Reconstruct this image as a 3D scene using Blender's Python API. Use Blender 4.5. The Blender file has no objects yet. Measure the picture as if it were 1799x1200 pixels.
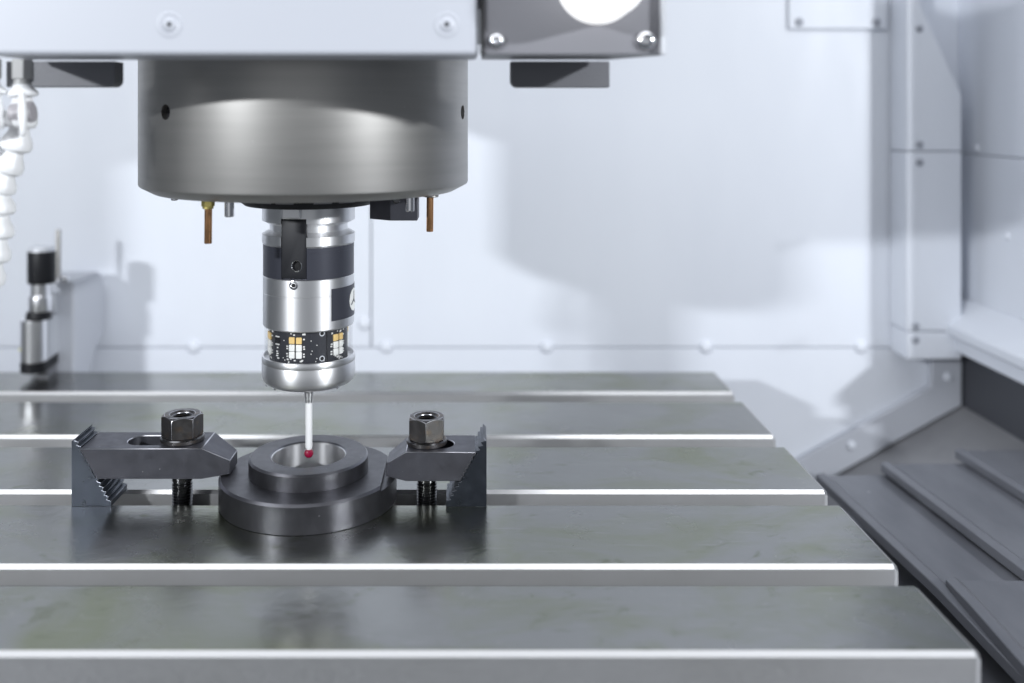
import bpy, bmesh, math, random
from mathutils import Vector, Matrix

random.seed(7)
S = 0.001                      # everything below is written in millimetres, table top at z = 0
scene = bpy.context.scene
COL = scene.collection
R = math.radians

# ------------------------------------------------------------------ camera, world, lamps, exposure
cam = bpy.data.cameras.new("camera")
cam.sensor_width = 36.0
cam.lens = 36.0 * 1700.0 / 1799.0
cam.shift_x = (899.5 - 828.0) / 1799.0
cam.shift_y = -(600.0 - 200.0) / 1799.0
cam.clip_start = 0.02
cam.clip_end = 50.0
cam.dof.use_dof = True
cam.dof.focus_distance = 0.655
cam.dof.aperture_fstop = 3.2
cam_o = bpy.data.objects.new("camera", cam)
cam_o.location = (0, 0, 269.5 * S)
cam_o.rotation_euler = (R(90), 0, 0)
COL.objects.link(cam_o)
scene.camera = cam_o

world = bpy.data.worlds.new("World")
scene.world = world
world.use_nodes = True
wn = world.node_tree
bg = wn.nodes["Background"]
bg.inputs["Color"].default_value = (0.80, 0.88, 1.0, 1)
bg.inputs["Strength"].default_value = 0.15

def area(name, loc, target, sx, sy, power, color=(1, 1, 1), spread=180):
    l = bpy.data.lights.new(name, "AREA")
    l.shape = "RECTANGLE"
    l.size = sx * S
    l.size_y = sy * S
    l.energy = power
    l.color = color
    l.spread = R(spread)
    o = bpy.data.objects.new(name, l)
    o.location = Vector(loc) * S
    o.rotation_euler = (Vector(target) - Vector(loc)).to_track_quat("-Z", "Y").to_euler()
    COL.objects.link(o)
    return o

area("work_light_left", (-1340, -999, 730), (-60, 900, 60), 150, 42, 10.6, (0.92, 0.955, 1.0), 110)
area("work_light_right", (1205, -421, 610), (-160, 900, 60), 110, 36, 7.9, (0.92, 0.955, 1.0), 110)
area("work_light_top", (-150, 270, 1150), (-150, 700, 0), 1900, 420, 9.5, (0.94, 0.965, 1.0))
area("front_fill", (-100, -900, 420), (-100, 700, 60), 1600, 900, 1.6, (0.94, 0.965, 1.0))  # added unseen fill panel behind the camera, lifts the front faces

scene.view_settings.view_transform = "Standard"
scene.view_settings.look = "None"
scene.view_settings.exposure = 0.0
scene.view_settings.gamma = 1.0
scene.cycles.max_bounces = 10
scene.cycles.glossy_bounces = 6
scene.cycles.transmission_bounces = 8
scene.cycles.sample_clamp_indirect = 6.0

# ------------------------------------------------------------------ materials
def specks(nt, scale, size, keep, colour):
    """sparse dried droplets and dust: small spots mixed over the base colour"""
    p = nt.nodes["Principled BSDF"]
    tc = nt.nodes.new("ShaderNodeTexCoord")
    v = nt.nodes.new("ShaderNodeTexVoronoi")
    v.inputs["Scale"].default_value = scale
    nt.links.new(tc.outputs["Object"], v.inputs["Vector"])
    a = nt.nodes.new("ShaderNodeMath"); a.operation = "LESS_THAN"
    a.inputs[1].default_value = size
    nt.links.new(v.outputs["Distance"], a.inputs[0])
    sp_ = nt.nodes.new("ShaderNodeSeparateColor")
    nt.links.new(v.outputs["Color"], sp_.inputs["Color"])
    b = nt.nodes.new("ShaderNodeMath"); b.operation = "GREATER_THAN"
    b.inputs[1].default_value = 1.0 - keep
    nt.links.new(sp_.outputs["Red"], b.inputs[0])
    m_ = nt.nodes.new("ShaderNodeMath"); m_.operation = "MULTIPLY"
    nt.links.new(a.outputs["Value"], m_.inputs[0])
    nt.links.new(b.outputs["Value"], m_.inputs[1])
    x = nt.nodes.new("ShaderNodeMix"); x.data_type = "RGBA"
    src = p.inputs["Base Color"]
    if src.is_linked:
        nt.links.new(src.links[0].from_socket, x.inputs["A"])
    else:
        x.inputs["A"].default_value = src.default_value
    x.inputs["B"].default_value = (*colour, 1)
    nt.links.new(m_.outputs["Value"], x.inputs["Factor"])
    nt.links.new(x.outputs["Result"], src)

def mat(name, base, metallic=0.0, rough=0.4, aniso=0.0, noise=None, rnoise=None, bump=None,
        trans=0.0, ior=1.5, coat=0.0, emit=None, emit_s=0.0, spec=0.5, stretch=(1, 1, 1)):
    m = bpy.data.materials.new(name)
    m.use_nodes = True
    nt = m.node_tree
    p = nt.nodes["Principled BSDF"]
    p.inputs["Base Color"].default_value = (*base, 1)
    p.inputs["Metallic"].default_value = metallic
    p.inputs["Roughness"].default_value = rough
    p.inputs["Transmission Weight"].default_value = trans
    p.inputs["IOR"].default_value = ior
    p.inputs["Coat Weight"].default_value = coat
    p.inputs["Specular IOR Level"].default_value = spec
    if emit:
        p.inputs["Emission Color"].default_value = (*emit, 1)
        p.inputs["Emission Strength"].default_value = emit_s
    tc = nt.nodes.new("ShaderNodeTexCoord")
    mp = nt.nodes.new("ShaderNodeMapping")
    mp.inputs["Scale"].default_value = stretch
    nt.links.new(tc.outputs["Object"], mp.inputs["Vector"])
    if aniso:
        p.inputs["Anisotropic"].default_value = aniso
        tg = nt.nodes.new("ShaderNodeTangent")
        tg.direction_type = "RADIAL"
        tg.axis = "Z"
        p.inputs["Anisotropic Rotation"].default_value = 0.25      # turned grooves run round the axis
        nt.links.new(tg.outputs["Tangent"], p.inputs["Tangent"])
    if noise:                                   # (scale, detail, colour2, lo, hi)
        n = nt.nodes.new("ShaderNodeTexNoise")
        n.inputs["Scale"].default_value = noise[0]
        n.inputs["Detail"].default_value = noise[1]
        nt.links.new(mp.outputs["Vector"], n.inputs["Vector"])
        mr = nt.nodes.new("ShaderNodeMapRange")
        mr.inputs["From Min"].default_value = noise[3]
        mr.inputs["From Max"].default_value = noise[4]
        nt.links.new(n.outputs["Fac"], mr.inputs["Value"])
        mx = nt.nodes.new("ShaderNodeMix")
        mx.data_type = "RGBA"
        mx.inputs["A"].default_value = (*base, 1)
        mx.inputs["B"].default_value = (*noise[2], 1)
        nt.links.new(mr.outputs["Result"], mx.inputs["Factor"])
        nt.links.new(mx.outputs["Result"], p.inputs["Base Color"])
    if rnoise:                                  # (scale, lo, hi)
        n = nt.nodes.new("ShaderNodeTexNoise")
        n.inputs["Scale"].default_value = rnoise[0]
        n.inputs["Detail"].default_value = 5
        nt.links.new(mp.outputs["Vector"], n.inputs["Vector"])
        mr = nt.nodes.new("ShaderNodeMapRange")
        mr.inputs["From Min"].default_value = 0.3
        mr.inputs["From Max"].default_value = 0.7
        mr.inputs["To Min"].default_value = rnoise[1]
        mr.inputs["To Max"].default_value = rnoise[2]
        nt.links.new(n.outputs["Fac"], mr.inputs["Value"])
        nt.links.new(mr.outputs["Result"], p.inputs["Roughness"])
    if bump:                                    # (scale, strength, distance mm)
        n = nt.nodes.new("ShaderNodeTexNoise")
        n.inputs["Scale"].default_value = bump[0]
        n.inputs["Detail"].default_value = 4
        nt.links.new(mp.outputs["Vector"], n.inputs["Vector"])
        b = nt.nodes.new("ShaderNodeBump")
        b.inputs["Strength"].default_value = bump[1]
        b.inputs["Distance"].default_value = bump[2] * S
        nt.links.new(n.outputs["Fac"], b.inputs["Height"])
        nt.links.new(b.outputs["Normal"], p.inputs["Normal"])
    return m

M = {}
M["wall"] = mat("wall_paint", (0.77, 0.80, 0.86), rough=0.45, noise=(4, 5, (0.72, 0.75, 0.815), 0.4, 0.75), stretch=(1.6, 1.6, 0.5), bump=(900, 0.15, 0.1), rnoise=(12, 0.38, 0.55))
M["paint"] = mat("cover_paint", (0.51, 0.53, 0.58), rough=0.4, bump=(1100, 0.12, 0.08))
M["lamp_grey"] = mat("lamp_box_grey", (0.22, 0.22, 0.24), rough=0.42, bump=(1200, 0.2, 0.1))
M["black_paint"] = mat("textured_dark_paint", (0.2, 0.203, 0.22), rough=0.5, bump=(900, 0.6, 0.25))
M["oxide"] = mat("black_oxide_steel", (0.125, 0.127, 0.148), metallic=0.85, rough=0.42,
                 noise=(60, 4, (0.10, 0.10, 0.115), 0.35, 0.7), rnoise=(140, 0.38, 0.5), bump=(1600, 0.1, 0.05))
M["ring"] = mat("blackened_turned_steel", (0.125, 0.125, 0.138), metallic=0.9, rough=0.38, aniso=0.4,
                noise=(50, 4, (0.10, 0.10, 0.11), 0.35, 0.7), rnoise=(160, 0.34, 0.43))
M["blue_steel"] = mat("blued_steel", (0.075, 0.085, 0.105), metallic=0.9, rough=0.33,
                      noise=(45, 4, (0.055, 0.063, 0.08), 0.35, 0.7), rnoise=(120, 0.26, 0.42))
M["nut"] = mat("worn_nut_steel", (0.11, 0.105, 0.105), metallic=0.9, rough=0.36,
               noise=(140, 5, (0.17, 0.13, 0.10), 0.52, 0.75), rnoise=(200, 0.28, 0.46), bump=(700, 0.2, 0.1))
M["thread"] = mat("dark_thread_steel", (0.12, 0.12, 0.125), metallic=1.0, rough=0.22)
M["tooth_edge"] = mat("blued_bright_edge", (0.30, 0.32, 0.36), metallic=1.0, rough=0.3)
M["edge"] = mat("worn_bright_edge", (0.62, 0.62, 0.66), metallic=1.0, rough=0.3)
M["drum"] = mat("dark_ground_steel", (0.50, 0.487, 0.465), metallic=1.0, rough=0.43, aniso=0.1,
                noise=(9, 6, (0.43, 0.42, 0.40), 0.3, 0.75), bump=(45, 0.05, 0.06), stretch=(1, 1, 16))
M["steel"] = mat("turned_steel", (0.86, 0.86, 0.87), metallic=1.0, rough=0.38, aniso=0.55)
M["bore"] = mat("honed_bore_steel", (0.80, 0.80, 0.81), metallic=1.0, rough=0.30, aniso=0.7)
M["chrome"] = mat("chrome", (0.78, 0.78, 0.80), metallic=1.0, rough=0.1)
M["chamfer"] = mat("lightened_chamfer", (0.86, 0.86, 0.87), metallic=0.95, rough=0.34, bump=(1400, 0.12, 0.04))  # overhead reflection helped by a paler colour than the milled iron
M["setter_chrome"] = mat("satin_chrome", (0.86, 0.86, 0.88), metallic=1.0, rough=0.32)
M["black"] = mat("black_anodised", (0.014, 0.0145, 0.018), metallic=0.0, rough=0.5, spec=0.35)
M["sleeve"] = mat("dark_grey_sleeve", (0.055, 0.058, 0.075), metallic=0.3, rough=0.36, bump=(1500, 0.08, 0.05))
M["hole"] = mat("deep_black", (0.006, 0.006, 0.007), rough=0.6)
M["copper"] = mat("copper_tube", (0.80, 0.42, 0.20), metallic=1.0, rough=0.25, noise=(150, 3, (0.55, 0.30, 0.15), 0.4, 0.7))
M["brass"] = mat("brass_fitting", (0.85, 0.72, 0.25), metallic=1.0, rough=0.3)
M["ceramic"] = mat("white_ceramic", (0.90, 0.90, 0.90), rough=0.25)
M["ruby"] = mat("ruby", (0.36, 0.0, 0.045), rough=0.04, trans=0.35, ior=1.76)
def window_mat():
    m = bpy.data.materials.new("clear_window")
    m.use_nodes = True
    nt = m.node_tree
    nt.nodes.remove(nt.nodes["Principled BSDF"])
    out = nt.nodes["Material Output"]
    tr = nt.nodes.new("ShaderNodeBsdfTransparent")
    gl = nt.nodes.new("ShaderNodeBsdfGlossy")
    gl.inputs["Roughness"].default_value = 0.05
    lw = nt.nodes.new("ShaderNodeLayerWeight")
    lw.inputs["Blend"].default_value = 0.12
    fr = nt.nodes.new("ShaderNodeMath")
    fr.operation = "MULTIPLY"
    fr.inputs[1].default_value = 0.45
    nt.links.new(lw.outputs["Facing"], fr.inputs[0])
    mx = nt.nodes.new("ShaderNodeMixShader")
    nt.links.new(fr.outputs["Value"], mx.inputs["Fac"])
    nt.links.new(tr.outputs["BSDF"], mx.inputs[1])
    nt.links.new(gl.outputs["BSDF"], mx.inputs[2])
    nt.links.new(mx.outputs["Shader"], out.inputs["Surface"])
    return m
M["glass"] = window_mat()
M["bolt_grey"] = mat("bolt_grey", (0.40, 0.42, 0.47), rough=0.4)
M["pcb"] = mat("circuit_board", (0.035, 0.037, 0.045), rough=0.4)
M["led_amber"] = mat("amber_diode", (0.90, 0.64, 0.26), rough=0.35)
M["led_white"] = mat("white_diode", (0.95, 0.95, 0.92), rough=0.35)
M["solder"] = mat("solder_white", (0.82, 0.82, 0.80), rough=0.35)
M["hose"] = mat("white_hose_plastic", (0.93, 0.935, 0.94), rough=0.4)
M["hose_grey"] = mat("grey_hose_plastic", (0.50, 0.50, 0.49), rough=0.4)
M["hose_valve"] = mat("warm_grey_plastic", (0.42, 0.40, 0.42), rough=0.4)
M["floor"] = mat("floor_steel", (0.30, 0.30, 0.31), metallic=0.3, rough=0.45, noise=(9, 5, (0.2, 0.2, 0.21), 0.4, 0.7))
M["way"] = mat("way_cover_steel", (0.205, 0.21, 0.232), metallic=0.4, rough=0.40,
               noise=(14, 6, (0.165, 0.17, 0.19), 0.35, 0.7), bump=(60, 0.15, 0.3), stretch=(3, 1, 1))
M["dark_wall"] = mat("dark_grey_panel", (0.055, 0.058, 0.068), rough=0.45)
M["lens"] = mat("lamp_lens", (0.9, 0.9, 0.9), rough=0.3, emit=(1, 1, 1), emit_s=0.9)  # white plastic; its lit brightness is put in as emission
M["yellow"] = mat("yellow_dot", (0.85, 0.80, 0.05), rough=0.4)
M["setter_panel"] = mat("satin_aluminium", (0.70, 0.72, 0.76), metallic=0.2, rough=0.35)

def table_top_mat():
    m = mat("oiled_table_iron", (0.27, 0.28, 0.275), metallic=0.97, rough=0.36)
    nt = m.node_tree
    p = nt.nodes["Principled BSDF"]
    tc = [n for n in nt.nodes if n.type == "TEX_COORD"][0]
    def noise(scale, detail, rough=0.55, stretch=(1, 1, 1), dist=0.0):
        mp = nt.nodes.new("ShaderNodeMapping")
        mp.inputs["Scale"].default_value = stretch
        nt.links.new(tc.outputs["Object"], mp.inputs["Vector"])
        n = nt.nodes.new("ShaderNodeTexNoise")
        n.inputs["Scale"].default_value = scale
        n.inputs["Detail"].default_value = detail
        n.inputs["Roughness"].default_value = rough
        n.inputs["Distortion"].default_value = dist
        nt.links.new(mp.outputs["Vector"], n.inputs["Vector"])
        return n.outputs["Fac"]
    def rng(v, a, b, c, d):
        r = nt.nodes.new("ShaderNodeMapRange")
        for k, x in zip(("From Min", "From Max", "To Min", "To Max"), (a, b, c, d)):
            r.inputs[k].default_value = x
        nt.links.new(v, r.inputs["Value"])
        return r.outputs["Result"]
    def mix(f, a, b):
        x = nt.nodes.new("ShaderNodeMix")
        x.data_type = "RGBA"
        nt.links.new(f, x.inputs["Factor"])
        for k, v in (("A", a), ("B", b)):
            if isinstance(v, tuple):
                x.inputs[k].default_value = (*v, 1)
            else:
                nt.links.new(v, x.inputs[k])
        return x.outputs["Result"]
    oil = rng(noise(9, 6, 0.6, (1, 1.6, 1), 0.8), 0.44, 0.68, 0, 0.9)       # greenish oil film
    c = mix(oil, (0.305, 0.308, 0.302), (0.245, 0.262, 0.18))
    spot = rng(noise(34, 6, 0.65, (1, 1.4, 1), 1.2), 0.60, 0.74, 0, 0.8)
    c = mix(spot, c, (0.15, 0.165, 0.10))
    scr = rng(noise(420, 4, 0.6, (0.06, 1, 1)), 0.60, 0.70, 0, 0.4)
    c = mix(scr, c, (0.42, 0.42, 0.42))
    nt.links.new(c, p.inputs["Base Color"])
    r1 = rng(noise(14, 6, 0.6), 0.3, 0.7, 0.17, 0.31)
    nt.links.new(r1, p.inputs["Roughness"])
    b = nt.nodes.new("ShaderNodeBump")
    b.inputs["Strength"].default_value = 0.35
    b.inputs["Distance"].default_value = 0.00012
    nt.links.new(noise(330, 4, 0.6, (1, 1, 1), 0.5), b.inputs["Height"])
    b2 = nt.nodes.new("ShaderNodeBump")
    b2.inputs["Strength"].default_value = 0.4
    b2.inputs["Distance"].default_value = 0.0006
    nt.links.new(noise(42, 5, 0.6, (1, 1, 1), 1.0), b2.inputs["Height"])
    nt.links.new(b.outputs["Normal"], b2.inputs["Normal"])
    nt.links.new(b2.outputs["Normal"], p.inputs["Normal"])
    return m
M["table_top"] = table_top_mat()
M["milled"] = mat("milled_iron", (0.66, 0.66, 0.665), metallic=0.9, rough=0.42,
                  noise=(22, 6, (0.61, 0.61, 0.605), 0.3, 0.75), rnoise=(700, 0.39, 0.47), bump=(1500, 0.3, 0.08))

specks(M["table_top"].node_tree, 210, 0.13, 0.05, (0.45, 0.45, 0.42))
specks(M["drum"].node_tree, 230, 0.10, 0.03, (0.6, 0.6, 0.58))
specks(M["oxide"].node_tree, 260, 0.12, 0.05, (0.3, 0.3, 0.32))
specks(M["ring"].node_tree, 240, 0.11, 0.05, (0.3, 0.3, 0.32))
specks(M["way"].node_tree, 70, 0.10, 0.12, (0.34, 0.34, 0.36))

# ------------------------------------------------------------------ mesh helpers (mm in world space)
class MB:
    def __init__(self):
        self.bm = bmesh.new()
    def verts(self, pts):
        return [self.bm.verts.new(p) for p in pts]
    def face(self, vs, mi=0):
        try:
            f = self.bm.faces.new(vs)
            f.material_index = mi
            return f
        except ValueError:
            return None
    def box(self, x0, x1, y0, y1, z0, z1, mi=0):
        v = self.verts([(x, y, z) for z in (z0, z1) for y in (y0, y1) for x in (x0, x1)])
        for q in ((0, 2, 3, 1), (4, 5, 7, 6), (0, 1, 5, 4), (2, 6, 7, 3), (0, 4, 6, 2), (1, 3, 7, 5)):
            self.face([v[i] for i in q], mi)
        return self
    def prism(self, poly, fn0, fn1, mi=0):
        """poly: list of 2D points; fn0/fn1 turn them into 3D ends"""
        a = self.verts([fn0(*p) for p in poly])
        b = self.verts([fn1(*p) for p in poly])
        n = len(poly)
        self.face(a[::-1], mi)
        self.face(b, mi)
        for i in range(n):
            j = (i + 1) % n
            self.face([a[i], a[j], b[j], b[i]], mi)
        return self
    def prism_y(self, poly, y0, y1, mi=0):
        return self.prism(poly, lambda x, z: (x, y0, z), lambda x, z: (x, y1, z), mi)
    def prism_x(self, poly, x0, x1, mi=0):
        return self.prism(poly, lambda y, z: (x0, y, z), lambda y, z: (x1, y, z), mi)
    def prism_z(self, poly, z0, z1, mi=0):
        return self.prism(poly, lambda x, y: (x, y, z0), lambda x, y: (x, y, z1), mi)
    def lathe(self, prof, cx, cy, n=64, mats=None, closed=False, axis="z", a0=0.0, a1=2 * math.pi):
        """prof: (r, z) list; cap where r == 0; axis z through (cx, cy)"""
        full = abs(a1 - a0 - 2 * math.pi) < 1e-6
        cnt = n if full else n + 1
        rings = []
        for r, z in prof:
            if r <= 1e-9:
                rings.append([self.bm.verts.new((cx, cy, z))])
            else:
                rings.append([self.bm.verts.new((cx + r * math.cos(a0 + (a1 - a0) * i / n),
                                                 cy + r * math.sin(a0 + (a1 - a0) * i / n), z)) for i in range(cnt)])
        pairs = list(zip(range(len(prof) - 1), range(1, len(prof))))
        if closed:
            pairs.append((len(prof) - 1, 0))
        for k, (a, b) in enumerate(pairs):
            A, B = rings[a], rings[b]
            mi = mats[k] if mats else 0
            for i in range(n):
                j = (i + 1) % cnt
                if len(A) == 1 and len(B) == 1:
                    continue
                if len(A) == 1:
                    self.face([A[0], B[i], B[j]], mi)
                elif len(B) == 1:
                    self.face([A[i], A[j], B[0]], mi)
                else:
                    self.face([A[i], A[j], B[j], B[i]], mi)
        return self
    def tube(self, p0, p1, r0, r1=None, n=24, mi=0):
        r1 = r0 if r1 is None else r1
        p0, p1 = Vector(p0), Vector(p1)
        q = (p1 - p0).to_track_quat("Z", "Y")
        a = [self.bm.verts.new(p0 + q @ Vector((r0 * math.cos(2 * math.pi * i / n), r0 * math.sin(2 * math.pi * i / n), 0))) for i in range(n)]
        b = [self.bm.verts.new(p1 + q @ Vector((r1 * math.cos(2 * math.pi * i / n), r1 * math.sin(2 * math.pi * i / n), 0))) for i in range(n)]
        self.face(a[::-1], mi)
        self.face(b, mi)
        for i in range(n):
            j = (i + 1) % n
            self.face([a[i], a[j], b[j], b[i]], mi)
        return self
    def path_lathe(self, prof, p0, d, n=24, mi=0):
        """lathe of (r, t) along direction d from p0"""
        p0, d = Vector(p0), Vector(d).normalized()
        q = d.to_track_quat("Z", "Y")
        rings = []
        for r, t in prof:
            if r <= 1e-9:
                rings.append([self.bm.verts.new(p0 + d * t)])
            else:
                rings.append([self.bm.verts.new(p0 + q @ Vector((r * math.cos(2 * math.pi * i / n), r * math.sin(2 * math.pi * i / n), t))) for i in range(n)])
        for A, B in zip(rings, rings[1:]):
            for i in range(n):
                j = (i + 1) % n
                if len(A) == 1 and len(B) == 1:
                    continue
                if len(A) == 1:
                    self.face([A[0], B[i], B[j]], mi)
                elif len(B) == 1:
                    self.face([A[i], A[j], B[0]], mi)
                else:
                    self.face([A[i], A[j], B[j], B[i]], mi)
        return self
    def build(self, name, mats, parent=None, bevel=0.0, seg=2, angle=35, smooth=True, kind=None, recalc=True, bev_mat=None):
        if recalc:
            bmesh.ops.recalc_face_normals(self.bm, faces=self.bm.faces[:])
        root = parent
        while root is not None and root.parent is not None:
            root = root.parent
        off = Vector(root.location) if root is not None else Vector((0, 0, 0))
        if parent is None:                       # origin of a lone mesh at its base centre
            co = [v.co for v in self.bm.verts]
            lo = Vector([min(c[i] for c in co) for i in range(3)])
            hi = Vector([max(c[i] for c in co) for i in range(3)])
            off = Vector(((lo.x + hi.x) / 2, (lo.y + hi.y) / 2, lo.z)) * S
        for v in self.bm.verts:
            v.co = v.co * S - off
        me = bpy.data.meshes.new(name)
        self.bm.to_mesh(me)
        self.bm.free()
        mats = mats if isinstance(mats, (list, tuple)) else [mats]
        for m in mats:
            me.materials.append(M[m] if isinstance(m, str) else m)
        if smooth:
            me.shade_smooth()
            me.set_sharp_from_angle(angle=R(angle))
        o = bpy.data.objects.new(name, me)
        COL.objects.link(o)
        if parent is not None:
            o.parent = parent
        else:
            o.location = off
        if bevel:
            b = o.modifiers.new("bevel", "BEVEL")
            b.width = bevel * S
            b.segments = seg
            b.limit_method = "ANGLE"
            b.angle_limit = R(30)
            if bev_mat is not None:
                b.material = bev_mat
        if kind:
            o["kind"] = kind
        return o

def thing(name, label, cat, loc, group=None, kind=None):
    o = bpy.data.objects.new(name, None)
    o.empty_display_size = 0.02
    o.location = Vector(loc) * S
    COL.objects.link(o)
    return tag(o, label, cat, group, kind)

def tag(o, label, cat, group=None, kind=None):
    o["label"] = label
    o["category"] = cat
    if group:
        o["group"] = group
    if kind:
        o["kind"] = kind
    return o

def cut(o, cutters):
    """boolean difference at build time; cutters are throw-away mesh objects in o's space"""
    for c in cutters:
        m = o.modifiers.new("cut", "BOOLEAN")
        m.operation = "DIFFERENCE"
        m.solver = "EXACT"
        m.object = c
    bpy.context.view_layer.update()
    dg = bpy.context.evaluated_depsgraph_get()
    me = bpy.data.meshes.new_from_object(o.evaluated_get(dg))
    o.modifiers.clear()
    old = o.data
    o.data = me
    bpy.data.meshes.remove(old)
    for c in cutters:
        cm = c.data
        bpy.data.objects.remove(c)
        bpy.data.meshes.remove(cm)
    me.shade_smooth()
    me.set_sharp_from_angle(angle=R(30))
    return o

def cutter(mb, mats="hole"):
    o = mb.build("cutter", mats, None)
    return o

def add_bevel(o, w, seg=2):
    b = o.modifiers.new("bevel", "BEVEL")
    b.width = w * S
    b.segments = seg
    b.limit_method = "ANGLE"
    b.angle_limit = R(30)

def dome(mb, p, d, r, h, sock=0.0, n=20):
    """button head along d, with a dark socket ring when sock > 0"""
    prof = [(r, 0)]
    for k in range(1, 6):
        a = k / 6 * math.pi / 2
        prof.append((r * math.cos(a * 0.85), h * math.sin(a)))
    if sock:
        prof += [(sock, h), (sock * 0.9, h * 0.35), (0, h * 0.35)]
    else:
        prof += [(0, h)]
    return mb.path_lathe(prof, p, d, n)

# ------------------------------------------------------------------ setting: floor, enclosure walls
# sloping chute floor (falls towards the left), plane z = -60 + 0.557 (x - 557)
fl = MB()
fz = lambda x: -62 + 0.557 * (x - 557)
poly = [(560, 200), (560, 1110), (-60, 1110), (-60, 200)]
fl.prism(poly, lambda x, y: (x, y, fz(x) - 6), lambda x, y: (x, y, fz(x)))
f = fl.build("floor", "floor")
f["kind"] = "structure"
f["label"] = "sloping grey steel chute floor below the right end of the table"
lf = MB().box(-900, -60, 200, 1110, -412, -406).build("floor", "floor")
lf["kind"] = "structure"
lf["label"] = "low grey steel floor hidden under the machine table"

# back wall
WY = 1105
bw = thing("back_wall", "white painted sheet metal wall standing behind the machine table", "wall", (0, WY, -300))
def wall_panel(x0, x1, z0, z1, th=12):
    return MB().box(x0, x1, WY, WY + th, z0, z1).build("panel", "wall", bw, bevel=0.8)
SEAMX, SEAMZ = -114.5, 2.5
wall_panel(-900, SEAMX - 0.7, SEAMZ + 0.6, 760)
wall_panel(SEAMX + 0.7, 484, SEAMZ + 0.6, 760)
wall_panel(-900, 557, -410, SEAMZ - 0.6)
MB().box(484, 557, WY + 2, WY + 12, SEAMZ + 0.6, 760).build("panel", "wall", bw)
first = None
for (px, z) in [(-317, 3.5), (-97, 3.5), (86, 3.5), (268, 3.5), (445, 3.5), (-122, 30)]:
    mb = MB()
    dome(mb, (px, WY, z), (0, -1, 0), 7.5, 4.5)
    mb.build("bolt", "wall", bw)
# bent flange running down the wall beside the chute
fp = [(521, 3), (521, -40), (372, -122), (120, -262), (120, -306), (412.8, -140), (556, -61), (556, 3)]
MB().prism_y(fp, WY - 9, WY - 0.5).build("flange", "paint", bw, bevel=1.5)
for (x, z) in [(430, -106), (540, -28)]:
    mb = MB()
    dome(mb, (x, WY - 9, z), (0, -1, 0), 5, 3)
    mb.build("bolt", "wall", bw)
# access plate
ap = MB().box(361, 473, WY - 4, WY - 0.4, 366, 520).build("access_plate", "wall", bw, bevel=1.0)
for x in (373, 461):
    mb = MB()
    dome(mb, (x, WY - 4, 374), (0, -1, 0), 5, 2.5, 2.2)
    mb.build("bolt", "bolt_grey", ap)

# corner post
cp = thing("corner_post", "white folded corner post with bolts between back wall and side wall", "post", (505, 1070, 0))
pu = [(477, 229), (537, 229), (537, 291), (489, 400), (455, 480), (477, 480)]
pu = [(477, 228.7), (537, 228.7), (537, 291), (489, 396), (489, 640), (477, 640)]
MB().prism_y(pu, 1060, 1104).build("upper_plate", "wall", cp, bevel=1.2)
MB().box(477, 537, 1060, 1104, 31.4, 227.6).build("middle_plate", "wall", cp, bevel=1.2)
MB().box(478, 537, 1060, 1104, 0.5, 30.2).build("foot_plate", "wall", cp, bevel=1.2)
for (x, z) in [(491, 363), (491, 236), (491, 216.5), (486.5, 37), (486.5, 22)]:
    mb = MB()
    dome(mb, (x, 1060, z), (0, -1, 0), 4.2, 2.2, 1.8)
    mb.build("bolt", "bolt_grey", cp)

# right wall
rw = thing("side_wall", "pale grey side wall at the right with a sloping ledge along its foot", "wall", (557, 700, -60))
MB().box(557, 569, 900, 1117, 225, 760).build("upper_panel", "wall", rw, bevel=0.8)
MB().box(557, 569, 900, 1117, 55, 223.8).build("lower_panel", "wall", rw, bevel=0.8)
lp = [(556.8, 62), (522, 38), (522, 28), (531, 24), (531, 9), (543, 6), (556.8, 6)]
MB().prism_y(lp, 900, 1092).build("ledge", "wall", rw, bevel=1.5)
MB().box(557.5, 569, 900, 1117, -80, 54).build("skirt", "dark_wall", rw)
for (y, z) in [(1005, 142), (1065, 231), (760, 142), (760, 231)]:
    mb = MB()
    dome(mb, (557, y, z), (-1, 0, 0), 4.5, 3)
    mb.build("bolt", "wall", rw)

# telescopic way cover right of the table: overlapping steel plates
wc = thing("way_cover", "telescopic way cover of overlapping dark grey steel plates right of the table", "way cover", (420, 700, -90))
def plate(xa, xb, xr, z0, ya, yb, yk=None, drop=0.0, zs=0.0):
    """plate whose left edge runs from (xa, ya far) to (xb, yb near); right side at xr; folded down at yk"""
    th = 5.0
    mb = MB()
    def pt(x, y):
        z = z0
        if yk is not None and y < yk:
            z = z0 - (yk - y) * drop
        return z
    ys = [ya, yb] if yk is None else [ya, yk, yb]
    L, Rr = [], []
    for y in ys:
        t = (ya - y) / (ya - yb)
        x = xa + (xb - xa) * t
        L.append((x, y, pt(x, y)))
        Rr.append((xr, y, pt(xr, y) + zs))
    top, bot = [], []
    lip = 7.0
    rows = []
    for (l, r) in zip(L, Rr):
        row = [(l[0], l[1], l[2] - th - 3), (l[0], l[1], l[2]), (l[0] + lip, l[1], l[2] + 1.2), (l[0] + lip + 3, l[1], l[2] - 1.0), r, (r[0], r[1], r[2] - th)]
        rows.append(mb.verts(row))
    for A, B in zip(rows, rows[1:]):
        n = len(A)
        for i in range(n):
            j = (i + 1) % n
            mb.face([A[i], A[j], B[j], B[i]])
    mb.face(rows[0])
    mb.face(rows[-1][::-1])
    return mb.build("plate", "way", wc, bevel=0.8)
plate(250, 252, 400, -88, 860, 200)
plate(315, 344, 470, -60, 885, 200, yk=672, drop=0.06)
plate(376, 415, 530, -51, 889, 200, yk=672, drop=0.06)
plate(450, 492, 553, -43, 901, 200, yk=672, drop=0.06)
plate(330, 318, 552, -54.5, 674, 200, yk=640, drop=0.05)
MB().box(256, 553, 200, 884, -112, -98).build("under_tray", "dark_wall", wc)

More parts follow.
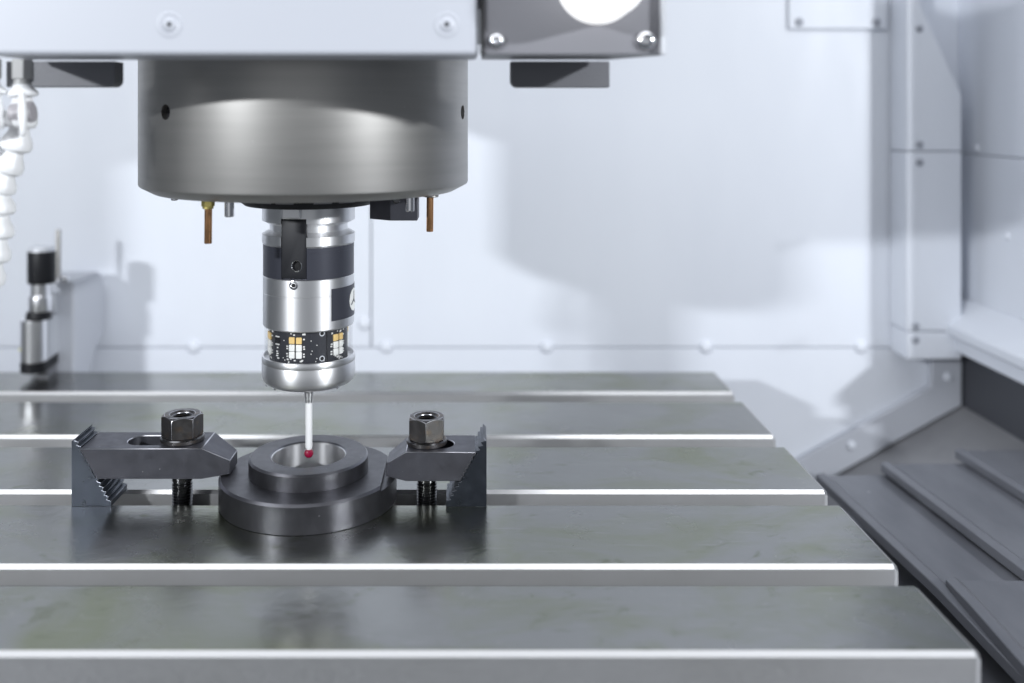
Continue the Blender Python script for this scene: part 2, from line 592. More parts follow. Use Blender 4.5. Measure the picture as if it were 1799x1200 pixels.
# ------------------------------------------------------------------ machine table
tb = thing("machine_table", "grey steel machine table with T slots, oil stained, spanning the foreground", "machine table", (-200, 740, -110))
XL, XE, C = -760.0, 255.0, 2.3
ribs = [(1011.0, 936.2), (905.4, 809.7), (783.2, 691.6), (666.9, 577.3), (553.3, 483.8)]
def rib(yb, yf):
    mb = MB()
    d = -52.0
    prof = [(yf, d), (yf, -C), (yf + C, 0), (yb - 1.2, 0), (yb, -1.2), (yb, d)]
    pin = [(yf + 0.8, d), (yf + 0.8, -C - 1.6), (yf + C + 0.8, -1.6), (yb - 2, -1.6), (yb - 0.8, -2.8), (yb - 0.8, d)]
    a = mb.verts([(XL, y, z) for y, z in prof])
    m_ = mb.verts([(XE - 2.4, y, z) for y, z in prof])
    b = mb.verts([(XE, y, z) for y, z in pin])
    n = len(prof)
    mb.face(a[::-1], 1)
    mb.face(b, 1)
    for A, B in ((a, m_), (m_, b)):
        for i in range(n):
            j = (i + 1) % n
            mb.face([A[i], A[j], B[j], B[i]], 0 if (i == 2 and A is a) else (2 if i == 1 else 1))
    return mb.build("rib", ["table_top", "milled", "chamfer"], tb, smooth=False)
for yb, yf in ribs:
    rib(yb, yf)
MB().box(XL, XE - 1, 483.8 + 1, 1010, -115, -52.2).build("bed", "milled", tb, bevel=1.0)

# ------------------------------------------------------------------ workpiece: flanged ring
AX, AY = -114.0, 679.0
wk = thing("flanged_ring", "blackened steel ring with stepped flange and bright bore under the probe", "workpiece", (AX, AY, 0))
RF, RC, RB = 61.5, 41.4, 25.8
fl = MB().lathe([(RB + 0.02, 0), (RF - 0.4, 0), (RF, 0.4), (RF, 17.9), (RF - 1.6, 19.5), (RB + 0.02, 19.5)], AX, AY, 128, closed=True,
                mats=[0, 0, 0, 1, 0, 0]).build("flange", ["ring", "edge"], wk)
cb = MB().box(AX + 53, AX + 90, AY - 80, AY + 80, 16.6, 40)
co = cutter(cb, "ring")
cut(fl, [co])
fl.data.materials[1] = mat("polished_dark_chamfer", (0.20, 0.20, 0.22), metallic=1.0, rough=0.32)
MB().lathe([(RB + 1.0, 19.6), (RC, 19.6), (RC, 29.6), (RC - 1.4, 31), (RB + 0.9, 31), (RB + 0.02, 30.1), (RB + 0.02, 19.6)], AX, AY, 128, closed=True,
           mats=[0, 0, 1, 0, 1, 0, 0]).build("collar", ["ring", fl.data.materials[1]], wk)
MB().lathe([(RB, 0.3), (RB, 30.1), (RB - 0.5, 29.6), (RB - 0.5, 0.3)], AX, AY, 96, closed=True).build("bore", "bore", wk)

# ------------------------------------------------------------------ clamps
def strap(name, label, grp, sgn, x_out_top, x_out_bot, x_tap, x_tip, y0, y1, ty, z0, z1, ztip, slot, teeth):
    """sgn -1: sits left of the ring. Side profile is extruded across y, then the tip is narrowed and the slot cut"""
    mb = MB()
    out = []
    n = teeth
    for k in range(n):                       # serrated end, top to bottom
        za = z1 - (z1 - z0) * k / n
        zb = z1 - (z1 - z0) * (k + 1) / n
        xa = x_out_top + (x_out_bot - x_out_top) * k / n
        xb = x_out_top + (x_out_bot - x_out_top) * (k + 1) / n
        out += [(xa, za), (xa + (xb - xa) * 0.15, zb + (za - zb) * 0.12)]
    out += [(x_out_bot, z0)]
    prof = out + [(x_tap, z0), (x_tip, z0 + 0.8), (x_tip, ztip), (x_tap, z1)]
    ym = (y0 + y1) / 2
    def end(y, yt):
        return lambda x, z: (x, yt if abs(x - x_tip) < 1e-6 else y, z)
    mb.prism(prof, end(y0, ym - ty), end(y1, ym + ty))
    o = mb.build(name, ["oxide", "oxide"], None)
    hw = 10.0
    sc = MB()
    pts = []
    xa, xb = slot
    for i in range(17):
        a = math.pi / 2 + math.pi * i / 16
        pts.append((xa + hw * math.cos(a), ym + hw * math.sin(a)))
    for i in range(17):
        a = -math.pi / 2 + math.pi * i / 16
        pts.append((xb + hw * math.cos(a), ym + hw * math.sin(a)))
    sc.prism_z(pts, z0 - 10, z1 + 10)
    c = sc.build("cutter", "oxide", None)
    cut(o, [c])
    o.data.materials.clear()
    o.data.materials.append(M["oxide"])
    o.data.materials.append(M["edge"])
    b = o.modifiers.new("bevel", "BEVEL")
    b.width = 0.45 * S
    b.segments = 1
    b.limit_method = "ANGLE"
    b.angle_limit = R(24)
    b.material = 1
    tag(o, label, "clamp", grp)
    return o
G_CL = "clamp straps holding the ring"
strap("clamp_strap", "long dark steel clamp strap with open slot, left of the ring", G_CL, -1,
      -268.0, -255.8, -184.5, -166.6, 661.6, 696.4, 10.3, 19.7, 40.5, 30.0, (-230.5, -203), 8)
strap("clamp_strap", "short dark steel clamp strap right of the ring, slot mostly under its nut", G_CL, 1,
      3.0, -8.2, -44.6, -58.8, 661.6, 696.4, 10.5, 18.2, 38.2, 28.0, (-33, -22), 7)

def step_block(label, sgn, x_back, x_toe, x_top, z_top, y0, y1, n):
    """serrated wedge block; sgn -1 has its teeth facing right"""
    mb = MB()
    p2 = [(x_back, 0), (x_toe, 0)]
    dz = (z_top - 4.0) / n
    dx = (x_top - x_toe) / n
    sg = 1 if dx > 0 else -1
    for k in range(n):                       # hooked teeth: a flat, then a deep notch under the next tooth
        xa, za = x_toe + dx * k, 4.0 + dz * k
        p2 += [(xa, za), (xa + dx * 1.0 + sg * 1.5, za + dz * 0.30)]
    p2.append((x_top, z_top))
    p2.append((x_back, z_top - 2.5))
    mb.prism_y(p2, y0, y1)
    o = mb.build("step_block", ["blue_steel", "tooth_edge"], None)
    b = o.modifiers.new("bevel", "BEVEL")
    b.width = 0.18 * S
    b.segments = 1
    b.limit_method = "ANGLE"
    b.angle_limit = R(30)
    b.material = 1
    return tag(o, label, "step block", "serrated step blocks under the clamps")
step_block("blued steel step block with teeth, under the outer end of the left clamp strap", -1, -274.2, -247.0, -271.0, 47.5, 663.5, 694.5, 14)
step_block("blued steel step block with teeth, under the outer end of the right clamp strap", 1, 10.5, -17.4, 8.0, 47.5, 663.5, 694.5, 14)

def hexnut(label, cx, cy, z0, zc, z1, ap, rcol, rot, wear):
    o = thing("flange_nut", label, "nut", (cx, cy, z0), "flange nuts on the clamps")
    mb = MB()
    N = 72
    rc = ap * 1.0
    rh_i = 7.2
    ring = [[] for _ in range(7)]
    for i in range(N):
        a = 2 * math.pi * i / N
        am = ((a + math.pi / 6) % (math.pi / 3)) - math.pi / 6
        rh = ap / math.cos(am)
        ca, sa = math.cos(a + rot), math.sin(a + rot)
        zt = z1 - max(0.0, rh - rc) * 0.72
        zb = zc + max(0.0, rh - rc) * (0.5 if wear else 0.1)
        for k, (r, z) in enumerate([(rc * 0.9, zc), (rh, zb), (rh, zt), (rc * 0.985, z1), (rh_i + 1.6, z1), (rh_i, z1 - 1.6), (rh_i, zc)]):
            ring[k].append(mb.bm.verts.new((cx + r * ca, cy + r * sa, z)))
    for k in range(6):
        for i in range(N):
            j = (i + 1) % N
            mb.face([ring[k][i], ring[k][j], ring[k + 1][j], ring[k + 1][i]], 0)
    body = mb.build("hex_body", ["nut", "edge"], o, angle=25)
    b = body.modifiers.new("bevel", "BEVEL")
    b.width = 0.3 * S
    b.segments = 1
    b.limit_method = "ANGLE"
    b.angle_limit = R(28)
    b.material = 1
    MB().lathe([(8.2, z0), (rcol - 0.4, z0), (rcol, z0 + 0.5), (rcol, zc - 1.0), (rcol - 0.8, zc - 0.2), (ap * 0.8, zc + 0.1), (8.2, zc + 0.1)], cx, cy, 64, closed=True,
               mats=[0, 0, 0, 1, 0, 0, 0]).build("collar", ["nut", "thread"], o)
    # internal thread turns
    pr = []
    z = z1 - 1.8
    while z > zc:
        pr += [(7.25, z), (6.5, z - 0.5), (6.5, z - 0.8), (7.25, z - 1.3)]
        z -= 1.6
    MB().lathe(pr, cx, cy, 40).build("thread", "thread", o)
    return o
hexnut("dark worn hex flange nut with bronze edges on the left clamp strap", -203.0, 680, 40.6, 44.3, 59.0, 12.4, 15.0, R(-74), False)
hexnut("dark hex flange nut with one corner to the front on the right clamp strap", -31.3, 680, 38.3, 42.0, 57.5, 12.0, 14.2, R(-60), True)

def stud(label, cx, cy, z1, shank):
    o = thing("stud", label, "stud", (cx, cy, -40), "threaded studs in the T slot")
    pr = [(0, -40), (7.0, -40)]
    z = -39.0
    while z < 10.5:
        pr += [(6.2, z), (7.1, z + 0.7), (7.1, z + 1.0), (6.2, z + 1.7)]
        z += 2.0
    pr += [(6.3, 11.6), (7.0, 12.4), (7.0, z1 - 4), (6.3, z1), (0, z1)]
    MB().lathe(pr, cx, cy, 40).build("threaded_rod", "thread", o)
    return o
stud("threaded black stud rising from the T slot through the left clamp strap", -203.0, 680, 50.5, 1)
stud("threaded black stud rising from the T slot through the right clamp strap", -31.3, 680, 49.5, 1)

# ------------------------------------------------------------------ spindle head (drum, nose, nozzles)
SX = -115.0
sp = thing("spindle_head", "big dark steel spindle drum hanging under the white cover", "spindle head", (SX, AY, 216))
RD = 112.6
dr = MB().lathe([(50, 216.2), (RD - 10.5, 216.2), (RD - 9.5, 216.5), (RD - 1.2, 220.9), (RD - 0.3, 221.7), (RD, 222.8), (RD, 330), (50, 330)], SX, AY, 160, closed=True).build("drum", "drum", sp)
cs = []
for ang in (-40.0, 76.0):
    a = R(ang)
    x, y = SX + RD * math.sin(a), AY - RD * math.cos(a)
    d = Vector((math.sin(a), -math.cos(a), 0))
    z = 270.5
    c = MB().tube(Vector((x, y, z)) - d * 14, Vector((x, y, z)) + d * 6, 4.8, n=28).build("cutter", "drum", None)
    cs.append(c)
cut(dr, cs)
dr.data.materials.clear()
dr.data.materials.append(M["drum"])
for ang in (-40.0, 76.0):
    a = R(ang)
    d = Vector((math.sin(a), -math.cos(a), 0))
    p = Vector((SX, AY, 270.5)) + d * (RD - 9)
    mb = MB().path_lathe([(4.6, 0), (4.6, 5), (2.4, 5), (2.2, 1.5), (0, 1.5)], p, d, 24)
    mb.build("set_screw", "black", sp)
MB().box(-235, 85, 560, 850, 330.2, 470).build("casting", "lamp_grey", sp, bevel=2)
MB().lathe([(26, 206.5), (44, 206.5), (48.5, 210), (50.5, 214), (50.5, 216), (26, 216)], SX + 1, AY, 96, closed=True).build("nose_ring", "black", sp)
for k, ang in enumerate((-48, -27, -9, 20, 40)):
    a = R(ang)
    mb = MB()
    w = R(7)
    mb.lathe([(49.0, 210.6), (50.2, 213.6), (50.9, 213.4), (49.7, 210.4)], SX + 1, AY, 10, a0=a - math.pi / 2 - w, a1=a - math.pi / 2 + w, closed=True)
    mb.build("index_mark", "lamp_grey", sp)
# drive keys gripping the holder
MB().box(AX - 12.4, AX + 0.6, AY - 36.5, AY - 27, 199.3, 211).build("drive_key", "steel", sp, bevel=1.2)
MB().box(AX - 8, AX + 8, AY + 27, AY + 36, 199.3, 211).build("drive_key", "steel", sp, bevel=1.2)

def pos(px, d):
    return ((px - 828.0) * d / 1700.0, d)
# copper coolant tubes
for (x, y, zb, hexr) in ((-164.6, 605, 188.4, 4.4), (-27.9, 650, 190.4, 0)):
    mb = MB().path_lathe([(0, 0), (1.4, 0), (2.2, 0.0), (2.35, 0.6), (2.35, 26), (2.35, 27), (0, 27)], (x, y, zb), (0.01, 0, 1), 20)
    t = mb.build("coolant_tube", "copper", sp)
    mb = MB()
    if hexr:
        pts = [(x + 4.2 * math.cos(math.pi / 3 * i + 0.3), y + 4.2 * math.sin(math.pi / 3 * i + 0.3)) for i in range(6)]
        mb.prism_z(pts, 211.6, 216.1)
        mb.path_lathe([(3.4, 0), (3.4, 1.6)], (x, y, 210.2), (0, 0, 1), 20)
        mb.build("fitting", "brass", t, bevel=0.4)
    else:
        mb.tube((x + 1, y, 213.6), (x + 1, y, 216.1), 5.0, n=20)
        mb.build("fitting", "drum", t, bevel=0.4)
for (x, y, zb, r) in ((-149.6, 598, 205.8, 2.9), (-39.5, 622, 206.8, 2.9), (-196.3, 640, 212.2, 2.4)):
    MB().path_lathe([(0, 0), (r - 0.5, 0), (r, 0.5), (r, 216.1 - zb), (0, 216.1 - zb)], (x, y, zb), (0, 0, 1), 24).build("guide_pin", "chrome", sp)
blk = [(-53.8, 640), (-35.6, 640), (-35.6, 662), (-56, 668), (-68.6, 651.7)]
kb = MB().prism_z(blk, 198.8, 216.1).build("sensor_block", "oxide", sp, bevel=0.4, seg=1)
mb = MB().path_lathe([(0, 0), (2.9, 0), (2.9, 1.2), (2.1, 1.6), (2.1, 0.8), (0, 0.8)], (-49.5, 640, 213), (0, -1, 0), 24)
mb.build("cap_screw", "thread", kb)

# ------------------------------------------------------------------ head cover
HY = 490.0
hc = thing("head_cover", "white painted head cover with two recessed screws along the top edge", "machine cover", (-120, HY + 24, 299))
o = MB().box(-246, 3.3, HY, HY + 46, 299.2, 470).build("casing", "paint", hc, bevel=2.2, seg=3)
for x in (-152.8, -12.4):
    c = Vector((x, HY, 314.7))
    MB().path_lathe([(6.6, -0.1), (6.4, 0.25), (5.6, 0.4), (4.6, 0.35), (4.2, 0.12), (3.8, 0.4), (3.0, 0.9), (2.0, 1.1), (1.3, 1.1), (1.2, 0.3), (0, 0.3)], c, (0, -1, 0), 40).build("screw", "paint", hc)
    MB().path_lathe([(0, 0), (1.25, 0), (1.25, 0.2), (0, 0.2)], c + Vector((0, -0.35, 0)), (0, -1, 0), 6).build("socket", "hole", hc.children[-1])

# ------------------------------------------------------------------ lamp box at the right of the cover
lb = thing("lamp_box", "dark grey work lamp box with a round white plastic lens given added glow beside the white cover", "work lamp", (52, HY + 20, 299))
plan = [(5.6, HY + 1), (98, HY + 1), (98, HY + 6), (77, HY + 46), (5.6, HY + 46)]
MB().prism_z(plan, 299.4, 470).build("housing", "lamp_grey", lb, bevel=0.8)
MB().box(95.4, 98.2, HY - 3.5, HY + 0.9, 299.4, 470).build("side_flange", "setter_panel", lb, bevel=0.5)
MB().box(4.6, 6.4, HY - 1.0, HY + 0.9, 299.4, 470).build("dark_gap_strip", "hole", lb)  # black strip standing in for the dark gap beside the cover
MB().path_lathe([(20.6, 0), (20.6, 3), (20.2, 3.6), (20.2, 30), (19.4, 33.5), (16.5, 36), (8, 37.4), (0, 37.8)], (64, HY + 1, 335.4), (0, -1, 0), 64).build("lens", "lens", lb)
for (x, z, r) in ((12.7, 306.2, 4.4), (88.6, 306.4, 5.4)):
    mb = MB()
    dome(mb, (x, HY + 1, z), (0, -1, 0), r, 3.2, 1.5, 28)
    mb.build("screw", "chrome", lb)

# brackets under the cover
G_BR = "black brackets under the head cover"
def bracket(label, x0, x1, z0, z1, y, round_left):
    r = 4.0
    pts = []
    def corner(cx, cz, a0):
        for i in range(7):
            a = a0 + (math.pi / 2) * i / 6
            pts.append((cx + r * math.cos(a), cz + r * math.sin(a)))
    if round_left:
        pts.append((x1, z1)); pts.append((x0, z1))
        corner(x0 + r, z0 + r, math.pi)
        pts.append((x1, z0))
    else:
        pts.append((x0, z1)); pts.append((x0, z0))
        corner(x1 - r, z0 + r, -math.pi / 2)
        pts.append((x1, z1))
    o = MB().prism_y(pts, y, y + 14).build("bracket", "black_paint", None, bevel=0.5)
    return tag(o, label, "bracket", G_BR)
bracket("black textured bracket under the lamp box, right of the drum", 22.2, 78.0, 284.4, 299.1, 545, True)
bracket("black textured bracket under the white cover, behind the hose at the left", -262, -200.8, 284.6, 299.1, 545, False)

# ------------------------------------------------------------------ coolant hoses at the far left
def hose(label, pts, seg_r, valve, n_seg):
    o = thing("coolant_hose", label, "hose", (pts[0][0], pts[0][1], pts[0][2]), "white jointed coolant hoses")
    hx, hy, hz = pts[0]
    q = [(hx + 6.0 * math.cos(math.pi / 3 * i), hy + 6.0 * math.sin(math.pi / 3 * i)) for i in range(6)]
    MB().prism_z(q, hz - 9, hz + 2).build("adapter", "hose_grey", o, bevel=0.5)
    MB().tube((hx, hy, hz - 13), (hx, hy, hz - 9), 4.6, 4.2, 20).build("neck", "hose_grey", o)
    for k in range(len(pts) - 1):
        a, b = Vector(pts[k]), Vector(pts[k + 1])
        if k == 0:
            a = a + Vector((0, 0, -12))
        L = (b - a).length
        r = seg_r[k] * 1.15
        prof = [(0, -1), (r * 0.55, 0), (r * 0.62, L * 0.12), (r * 0.70, L * 0.3), (r * 0.92, L * 0.55), (r, L * 0.75), (r * 0.97, L * 0.92), (r * 0.80, L * 1.02), (r * 0.6, L * 1.02), (0, L * 0.95)]
        MB().path_lathe(prof, a, b - a, 28).build("segment", "hose", o)
    return o
D = 545.0
h1 = hose("white jointed coolant hose with valve lever hanging at the left edge",
     [(-253, D, 298), (-252.5, D, 279), (-254, D, 262), (-257, D, 249), (-262, D, 237), (-266, D, 226), (-266, D, 213), (-267, D, 200), (-269, D, 187), (-272, D, 174)],
     [7.2, 7.8, 7.6, 7.5, 7.6, 7.8, 7.8, 7.8, 7.6], True, 9)
MB().tube((-257, D - 4, 269), (-244.5, D - 4, 271), 6.0, n=28).build("valve", "hose_valve", h1, bevel=1.5)
MB().prism_y([(-249.5, 281), (-246.5, 282), (-245.2, 270), (-245.6, 258), (-248, 256.5), (-250, 268)], D - 13, D - 9).build("lever", "hose", h1, bevel=1.2)
h2 = hose("second white coolant hose half outside the picture at the far left edge",
     [(-268, D - 5, 298), (-267.5, D - 5, 280), (-269, D - 5, 262), (-272, D - 5, 248), (-276, D - 5, 236), (-280, D - 5, 224), (-284, D - 5, 212)],
     [7.0, 7.6, 7.6, 7.5, 7.5, 7.5], False, 6)
MB().tube((-276, D - 14, 265), (-262.5, D - 14, 265), 8.0, n=28).build("valve", "hose_valve", h2, bevel=1.5)

# ------------------------------------------------------------------ touch probe
pb = thing("touch_probe", "steel touch probe with circuit board window and ruby tip, held in the spindle", "probe", (AX, AY, 28))
holder = MB().lathe([(20, 215.5), (32.2, 215.5), (32.2, 195.7), (27, 193.2), (27, 189.2), (32.2, 186.4), (32.2, 180.4), (31.4, 179.4), (31.4, 176), (20, 176)],
                    AX, AY, 96, closed=True).build("tool_holder", "steel", pb)
KA = Matrix.Rotation(R(-9.5), 3, "Z")                    # the drive key sits a little left of the front
def kp(u, v):
    p = KA @ Vector((u, -v, 0))
    return (AX + p.x, AY + p.y)
c = MB().prism_z([kp(-8.9, 28.6), kp(8.9, 28.6), kp(8.9, 40), kp(-8.9, 40)], 170, 199).build("cutter", "steel", None)
cut(holder, [c])
slv = MB().lathe([(20, 175.9), (31.5, 175.9), (31.5, 157.9), (20, 157.9)], AX, AY, 96, closed=True).build("sleeve", "sleeve", pb)
slv.data.materials[0] = M["sleeve"]
# sleeve closes the band right up to the steel ring
rim = MB().lathe([(30.2, 179.35), (31.55, 179.35), (31.55, 175.95), (30.2, 175.95)], AX, AY, 96, closed=True).build("sleeve_rim", "sleeve", slv)
for o_ in (slv, rim):
    cut(o_, [MB().prism_z([kp(-8.9, 28.5), kp(8.9, 28.5), kp(8.9, 40), kp(-8.9, 40)], 158.0, 185).build("cutter", "sleeve", None)])
key = MB().prism_z([kp(-8.7, 28.7), kp(8.7, 28.7), kp(8.7, 30.7), kp(-8.7, 30.7)], 159.0, 199.0).build("key_slot", "black", pb, bevel=0.4)
kd = KA @ Vector((0, -1, 0))
hx, hy = kp(2.0, 30.7)
c = MB().tube(Vector((hx, hy, 167.4)) + kd * 6, Vector((hx, hy, 167.4)) - kd * 2.6, 3.3, n=32).build("cutter", "hole", None)
cut(key, [c])
MB().path_lathe([(3.25, -1.2), (3.25, 0.1), (3.5, 0.35), (3.9, 0.1), (3.9, -0.1)], (hx, hy, 167.4), kd, 32).build("hole_rim", "chrome", key)
MB().path_lathe([(0, 0), (3.2, 0), (3.2, 0.3), (0, 0.3)], Vector((hx, hy, 167.4)) - kd * 2.5, kd, 32).build("hole_floor", "hole", key)
body = MB().lathe([(20, 157.8), (31.3, 157.8), (31.6, 157.4), (31.6, 146.6), (31.45, 146.4), (31.45, 146.1), (31.6, 145.9), (31.6, 123.6), (31.0, 122.8), (20, 122.8)],
                  AX, AY, 128, closed=True).build("steel_body", "steel", pb)
MB().path_lathe([(3.0, -1), (3.0, 0.35), (2.4, 0.5), (2.0, 0.3), (1.5, -0.6), (0, -0.6)], (AX - 5.0, AY - 31.25, 154.6), (-0.16, -1, 0), 28).build("set_screw", "chrome", pb)
MB().path_lathe([(0, 0), (1.45, 0), (1.45, 0.3), (0, 0.3)], (AX - 5.02, AY - 31.4, 154.6), (-0.16, -1, 0), 6).build("socket", "hole", pb.children[-1])
lab = MB().lathe([(31.62, 129.2), (31.62, 151.0), (31.85, 151.0), (31.85, 129.2)], AX, AY, 40, closed=True,
                 a0=R(38 - 90), a1=R(112 - 90)).build("name_plate", "sleeve", pb)
# round maker's badge on the plate: pale disc with dark spokes, wrapped on the cylinder
def wrap_poly(mb, pts, r0, r1, ac, zc, mi=0):
    """flat 2D outline (u along the surface, v up) wrapped on the probe body"""
    a, b = [], []
    for u, v in pts:
        t = ac + u / 31.6 - math.pi / 2
        a.append((AX + r0 * math.cos(t), AY + r0 * math.sin(t), zc + v))
        b.append((AX + r1 * math.cos(t), AY + r1 * math.sin(t), zc + v))
    A, B = mb.verts(a), mb.verts(b)
    n = len(pts)
    mb.face(A[::-1], mi)
    mb.face(B, mi)
    for i in range(n):
        mb.face([A[i], A[(i + 1) % n], B[(i + 1) % n], B[i]], mi)
mb = MB()
for k in range(12):
    a0, a1 = 2 * math.pi * k / 12, 2 * math.pi * (k + 1) / 12
    wrap_poly(mb, [(0, 0), (8 * math.cos(a0), 8 * math.sin(a0)), (8 * math.cos(a1), 8 * math.sin(a1))], 31.86, 32.1, R(84), 140.2)
bd = mb.build("badge", "led_white", lab)
mb = MB()
for a in (90, 210, 330):
    a = R(a)
    c_, s_ = math.cos(a), math.sin(a)
    wrap_poly(mb, [(0.7 * s_, -0.7 * c_), (6 * c_ + 0.5 * s_, 6 * s_ - 0.5 * c_), (6 * c_ - 0.5 * s_, 6 * s_ + 0.5 * c_), (-0.7 * s_, 0.7 * c_)], 32.12, 32.25, R(84), 140.2)
mb.build("badge_mark", "sleeve", bd)
# window
MB().lathe([(29.6, 122.7), (30.6, 122.7), (30.6, 99.5), (29.6, 99.5)], AX, AY, 96, closed=True).build("window", "glass", pb)
board = MB().lathe([(15, 122.7), (27, 122.7), (27, 98.5), (15, 98.5)], AX, AY, 48, closed=True).build("circuit_board", "pcb", pb)
def chip(ang, z, w, h, t, m, name="diode", r=27.0, mb=None):
    own = mb is None
    if own:
        mb = MB()
    a = R(ang) - math.pi / 2
    er = Vector((math.cos(a), math.sin(a), 0))
    et = Vector((-math.sin(a), math.cos(a), 0))
    c0 = Vector((AX, AY, z)) + er * (r - 0.4)
    pts = []
    for k in (0, t + 0.4):
        for dz in (-h / 2, h / 2):
            for du in (-w / 2, w / 2):
                pts.append(c0 + er * k + et * du + Vector((0, 0, dz)))
    v = mb.verts(pts)
    for q in ((0, 2, 3, 1), (4, 5, 7, 6), (0, 1, 5, 4), (2, 6, 7, 3), (0, 4, 6, 2), (1, 3, 7, 5)):
        mb.face([v[i] for i in q])
    if own:
        return mb.build(name, m, board, bevel=0.5 if name == "diode" else 0.0)
for gc in (-9.6, 56, -68, 120, 180, -120):
    for i, z in enumerate((116.6, 111.6, 106.8)):
        for du in (-5.2, 5.2):
            chip(gc + du, z, 4.0, 4.5, 1.3, "led_amber" if i == 0 else "led_white")
mb = MB()
rr = random.Random(3)
for gc in (-9.6, 56, -68):
    for z in (117.5, 112.5, 111, 107.5, 105.8):
        for s in (-1, 1):
            if s == -1 and z > 113:
                continue
            chip(gc + s * 12.5 + rr.uniform(-.4, .4), z, 1.2, 0.9, 0.6, None, mb=mb)
    for k in range(9):
        chip(gc + rr.uniform(-13, 13), 102.8 + rr.uniform(-1.3, 1.3), rr.uniform(.6, 1.4), rr.uniform(.5, 1.0), 0.5, None, mb=mb)
    for k in range(5):
        chip(gc + rr.uniform(-12, 14), 120.6 + rr.uniform(-.8, .8), rr.uniform(.6, 1.6), rr.uniform(.6, 1.2), 0.5, None, mb=mb)
for z in (114, 110.5, 108, 106.5, 105, 103.5):
    chip(-40 + rr.uniform(-2, 2), z, rr.uniform(0.8, 1.8), 0.8, 0.6, None, mb=mb)
for z in (118, 112.8):
    chip(-41, z, 3.6, 0.8, 0.6, None, mb=mb)
for k in range(10):
    chip(rr.choice((14, 18, 22, 31, -28)) + rr.uniform(-2, 2), rr.uniform(102, 120), 0.6, 0.6, 0.4, None, mb=mb)
sm = mb.build("small_components", "solder", board, smooth=False)
sm["kind"] = "stuff"
chip(-40, 115.4, 4.2, 3.6, 1.0, "black", "chip")
chip(36, 110.5, 0.8, 22, 0.5, "black", "board_edge")
for (ang, z, r) in ((28.5, 120.8, 1.9), (28.5, 103.8, 1.9)):
    a = R(ang) - math.pi / 2
    er = Vector((math.cos(a), math.sin(a), 0))
    MB().path_lathe([(r * 0.7, 0), (r * 0.7, 0.5), (r, 0.5), (r, 0)], Vector((AX, AY, z)) + er * 26.9, er, 20).build("pad", "setter_panel", board)
    MB().path_lathe([(0, 0.15), (r * 0.68, 0.15), (r * 0.68, 0.2), (0, 0.2)], Vector((AX, AY, z)) + er * 26.9, er, 20).build("pad_hole", "hole", board)
# lower cup
cup = MB().lathe([(30.75, 99.4), (30.9, 101.8), (31.2, 102.1), (32.1, 102.0), (32.4, 101.6), (32.4, 97.7), (32.3, 97.55), (32.4, 97.4), (32.4, 87.6), (32.1, 86.0), (31.2, 84.4), (29.6, 83.0),
                  (27.5, 82.0), (25.0, 81.3), (22, 80.9), (5, 80.2), (0, 80.2)], AX, AY, 128)
cup.lathe([(30.7, 99.4), (0, 99.0)], AX, AY, 128)
cup = cup.build("cup", "steel", pb, recalc=True, angle=40)
for ang in (-58, -38, 48):
    a = R(ang) - math.pi / 2
    er = Vector((math.cos(a), math.sin(a), 0))
    MB().path_lathe([(0, 0), (1.0, 0), (0.8, 0.35), (0, 0.4)], Vector((AX, AY, 83.3)) + er * 30.9, er + Vector((0, 0, -0.6)), 12).build("notch", "chrome", cup)
MB().lathe([(0, 82), (3.7, 82), (3.7, 79.4), (3.4, 76), (2.5, 67.2), (2.2, 66), (0, 66)], AX, AY, 40).build("stylus_holder", "steel", pb)
stm = MB().lathe([(0, 67.5), (2.45, 67.5), (2.45, 36.2), (1.8, 34.2), (0, 34.0)], AX, AY, 32).build("stylus", "ceramic", pb)
bl = MB()
bl.lathe([(3.25 * math.sin(math.pi * k / 16), 31.4 + 3.25 * math.cos(math.pi * k / 16)) for k in range(17)], AX, AY, 32)
bl.build("stylus_ball", "ruby", pb)

# ------------------------------------------------------------------ tool setter at the rear left
ts = thing("tool_setter", "chrome tool setter with black cap standing on the rear edge of the table", "tool setter", (-434.6, 978, 0))
TX, TY = -443.0, 980.0
NX = -436.6
# D shaped body: round front, straight sides running back, turned slightly
rot = Matrix.Rotation(R(4.5), 3, "Z")
def tsp(u, v):
    p = rot @ Vector((u, v, 0))
    return (TX + p.x, TY + p.y)
def dshape(r, L, n=20):
    pts = []
    for i in range(n + 1):
        a = math.pi + math.pi * i / n
        pts.append(tsp(r * math.cos(a), r * math.sin(a)))
    pts.append(tsp(r, L))
    pts.append(tsp(-r, L))
    return pts
MB().prism_z(dshape(12.6, 64), 19, 62).build("body", "setter_chrome", ts, bevel=1.0)
MB().prism_z(dshape(12.8, 64.2), 9, 18.9).build("base_band", "black", ts, bevel=0.6)
p = [tsp(12.75, 4), tsp(12.75, 62)]
mb = MB()
a = mb.verts([(p[0][0], p[0][1], 21), (p[1][0], p[1][1], 21), (p[1][0], p[1][1], 61), (p[0][0], p[0][1], 61)])
b = mb.verts([(q.co.x + 0.5, q.co.y, q.co.z) for q in a])
mb.face(a[::-1]); mb.face(b)
for i in range(4):
    mb.face([a[i], a[(i + 1) % 4], b[(i + 1) % 4], b[i]])
mb.build("side_plate", "setter_panel", ts)
MB().lathe([(0, 60), (12.4, 62.0), (12.2, 66.5), (11.4, 69), (11.0, 70), (0, 70)], TX + 5, TY, 48).build("shoulder", "black", ts)
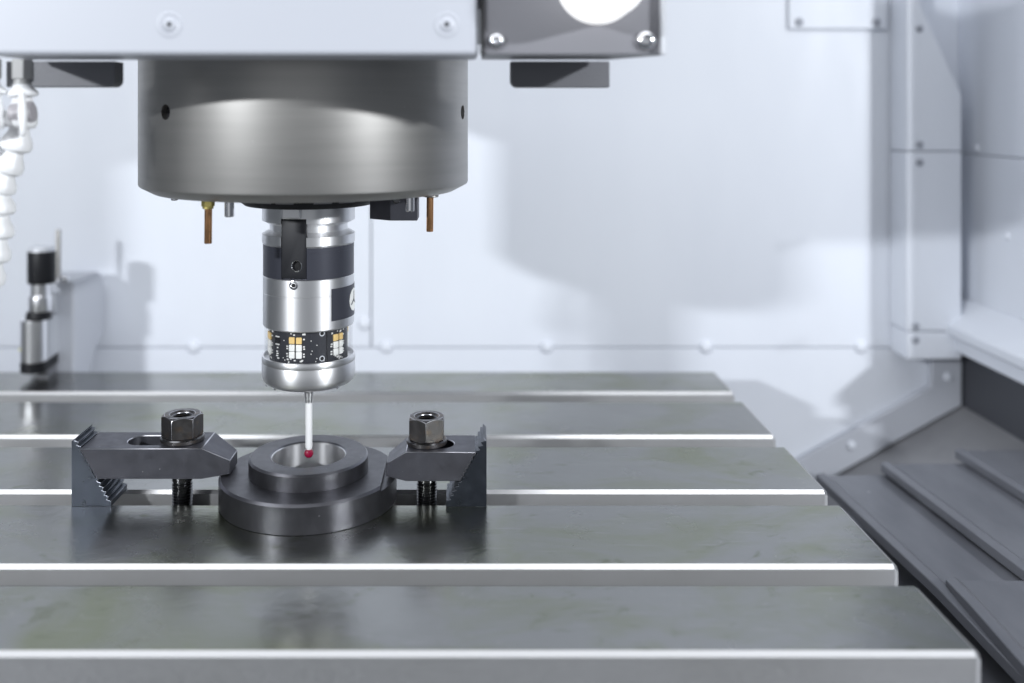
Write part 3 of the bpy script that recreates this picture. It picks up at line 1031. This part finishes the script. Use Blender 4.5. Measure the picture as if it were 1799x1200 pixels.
MB().lathe([(0, 70), (10.6, 70), (11.0, 71), (11.0, 84), (10.4, 86), (9.3, 87), (9.3, 99), (0, 99)], NX, TY, 48).build("neck", "setter_chrome", ts)
cap = MB().lathe([(0, 98.5), (13.2, 98.5), (13.6, 99.2), (13.6, 131), (11.5, 135), (0, 136)], NX + 1.6, TY, 48, mats=[0, 0, 0, 1, 1]).build("cap", ["black", "setter_panel"], ts)
MB().prism_z([tsp(-6, 22), tsp(12.5, 22), tsp(12.5, 63), tsp(-6, 63)], 62, 84).build("rear_block", "setter_panel", ts, bevel=3.0)
px_, py_ = tsp(13, 44)
MB().lathe([(0, 62), (5.6, 62), (5.6, 88), (3.6, 92), (2.7, 95), (0, 95)], px_ - 4, py_, 32).build("pin_sleeve", "setter_chrome", ts)
MB().lathe([(0, 95), (2.6, 95), (2.6, 146), (2.2, 147), (0, 147)], px_ - 4, py_, 24).build("pin", "drum", ts)
mb = MB()
for du in (-7, 9):
    s_ = Vector((px_ - 4 + du, py_ - 6, 95))
    mb.lathe([(5.2 * math.sin(math.pi * k / 10), s_.z + 5.2 * math.cos(math.pi * k / 10)) for k in range(11)], s_.x, s_.y, 20)
mb.build("knobs", "chrome", ts)
MB().prism_z([tsp(2, 6), tsp(12, 6), tsp(12, 30), tsp(2, 30)], 0.05, 9).build("foot", "black_paint", ts)
a = R(188)
MB().path_lathe([(0, 0), (1.8, 0), (1.6, 0.5), (0, 0.6)], (TX + 12.5 * math.cos(a) + 1.0, TY + 12.5 * math.sin(a) - 3.5, 32), (-0.75, -0.65, 0), 16).build("indicator_dot", "yellow", ts)

# white arm running back from the tool setter to the wall
pts = [(1014, -40), (1014, 94)]
r = 24.0
for i in range(9):
    a = math.pi / 2 - math.pi / 2 * i / 8
    pts.append((1099 - r + r * math.cos(a), 94 - r + r * math.sin(a)))
for i in range(7):
    a = -math.pi / 2 * i / 6
    pts.append((1099 - r + r * math.cos(a), 34 + r * math.sin(a)))
pts += [(1050, -20), (1050, -40)]
g = MB().prism_x(pts, -462, -416).build("guard_block", "paint", None, bevel=3.0, seg=4)
tag(g, "white rounded guard block behind the tool setter at the left", "guard")
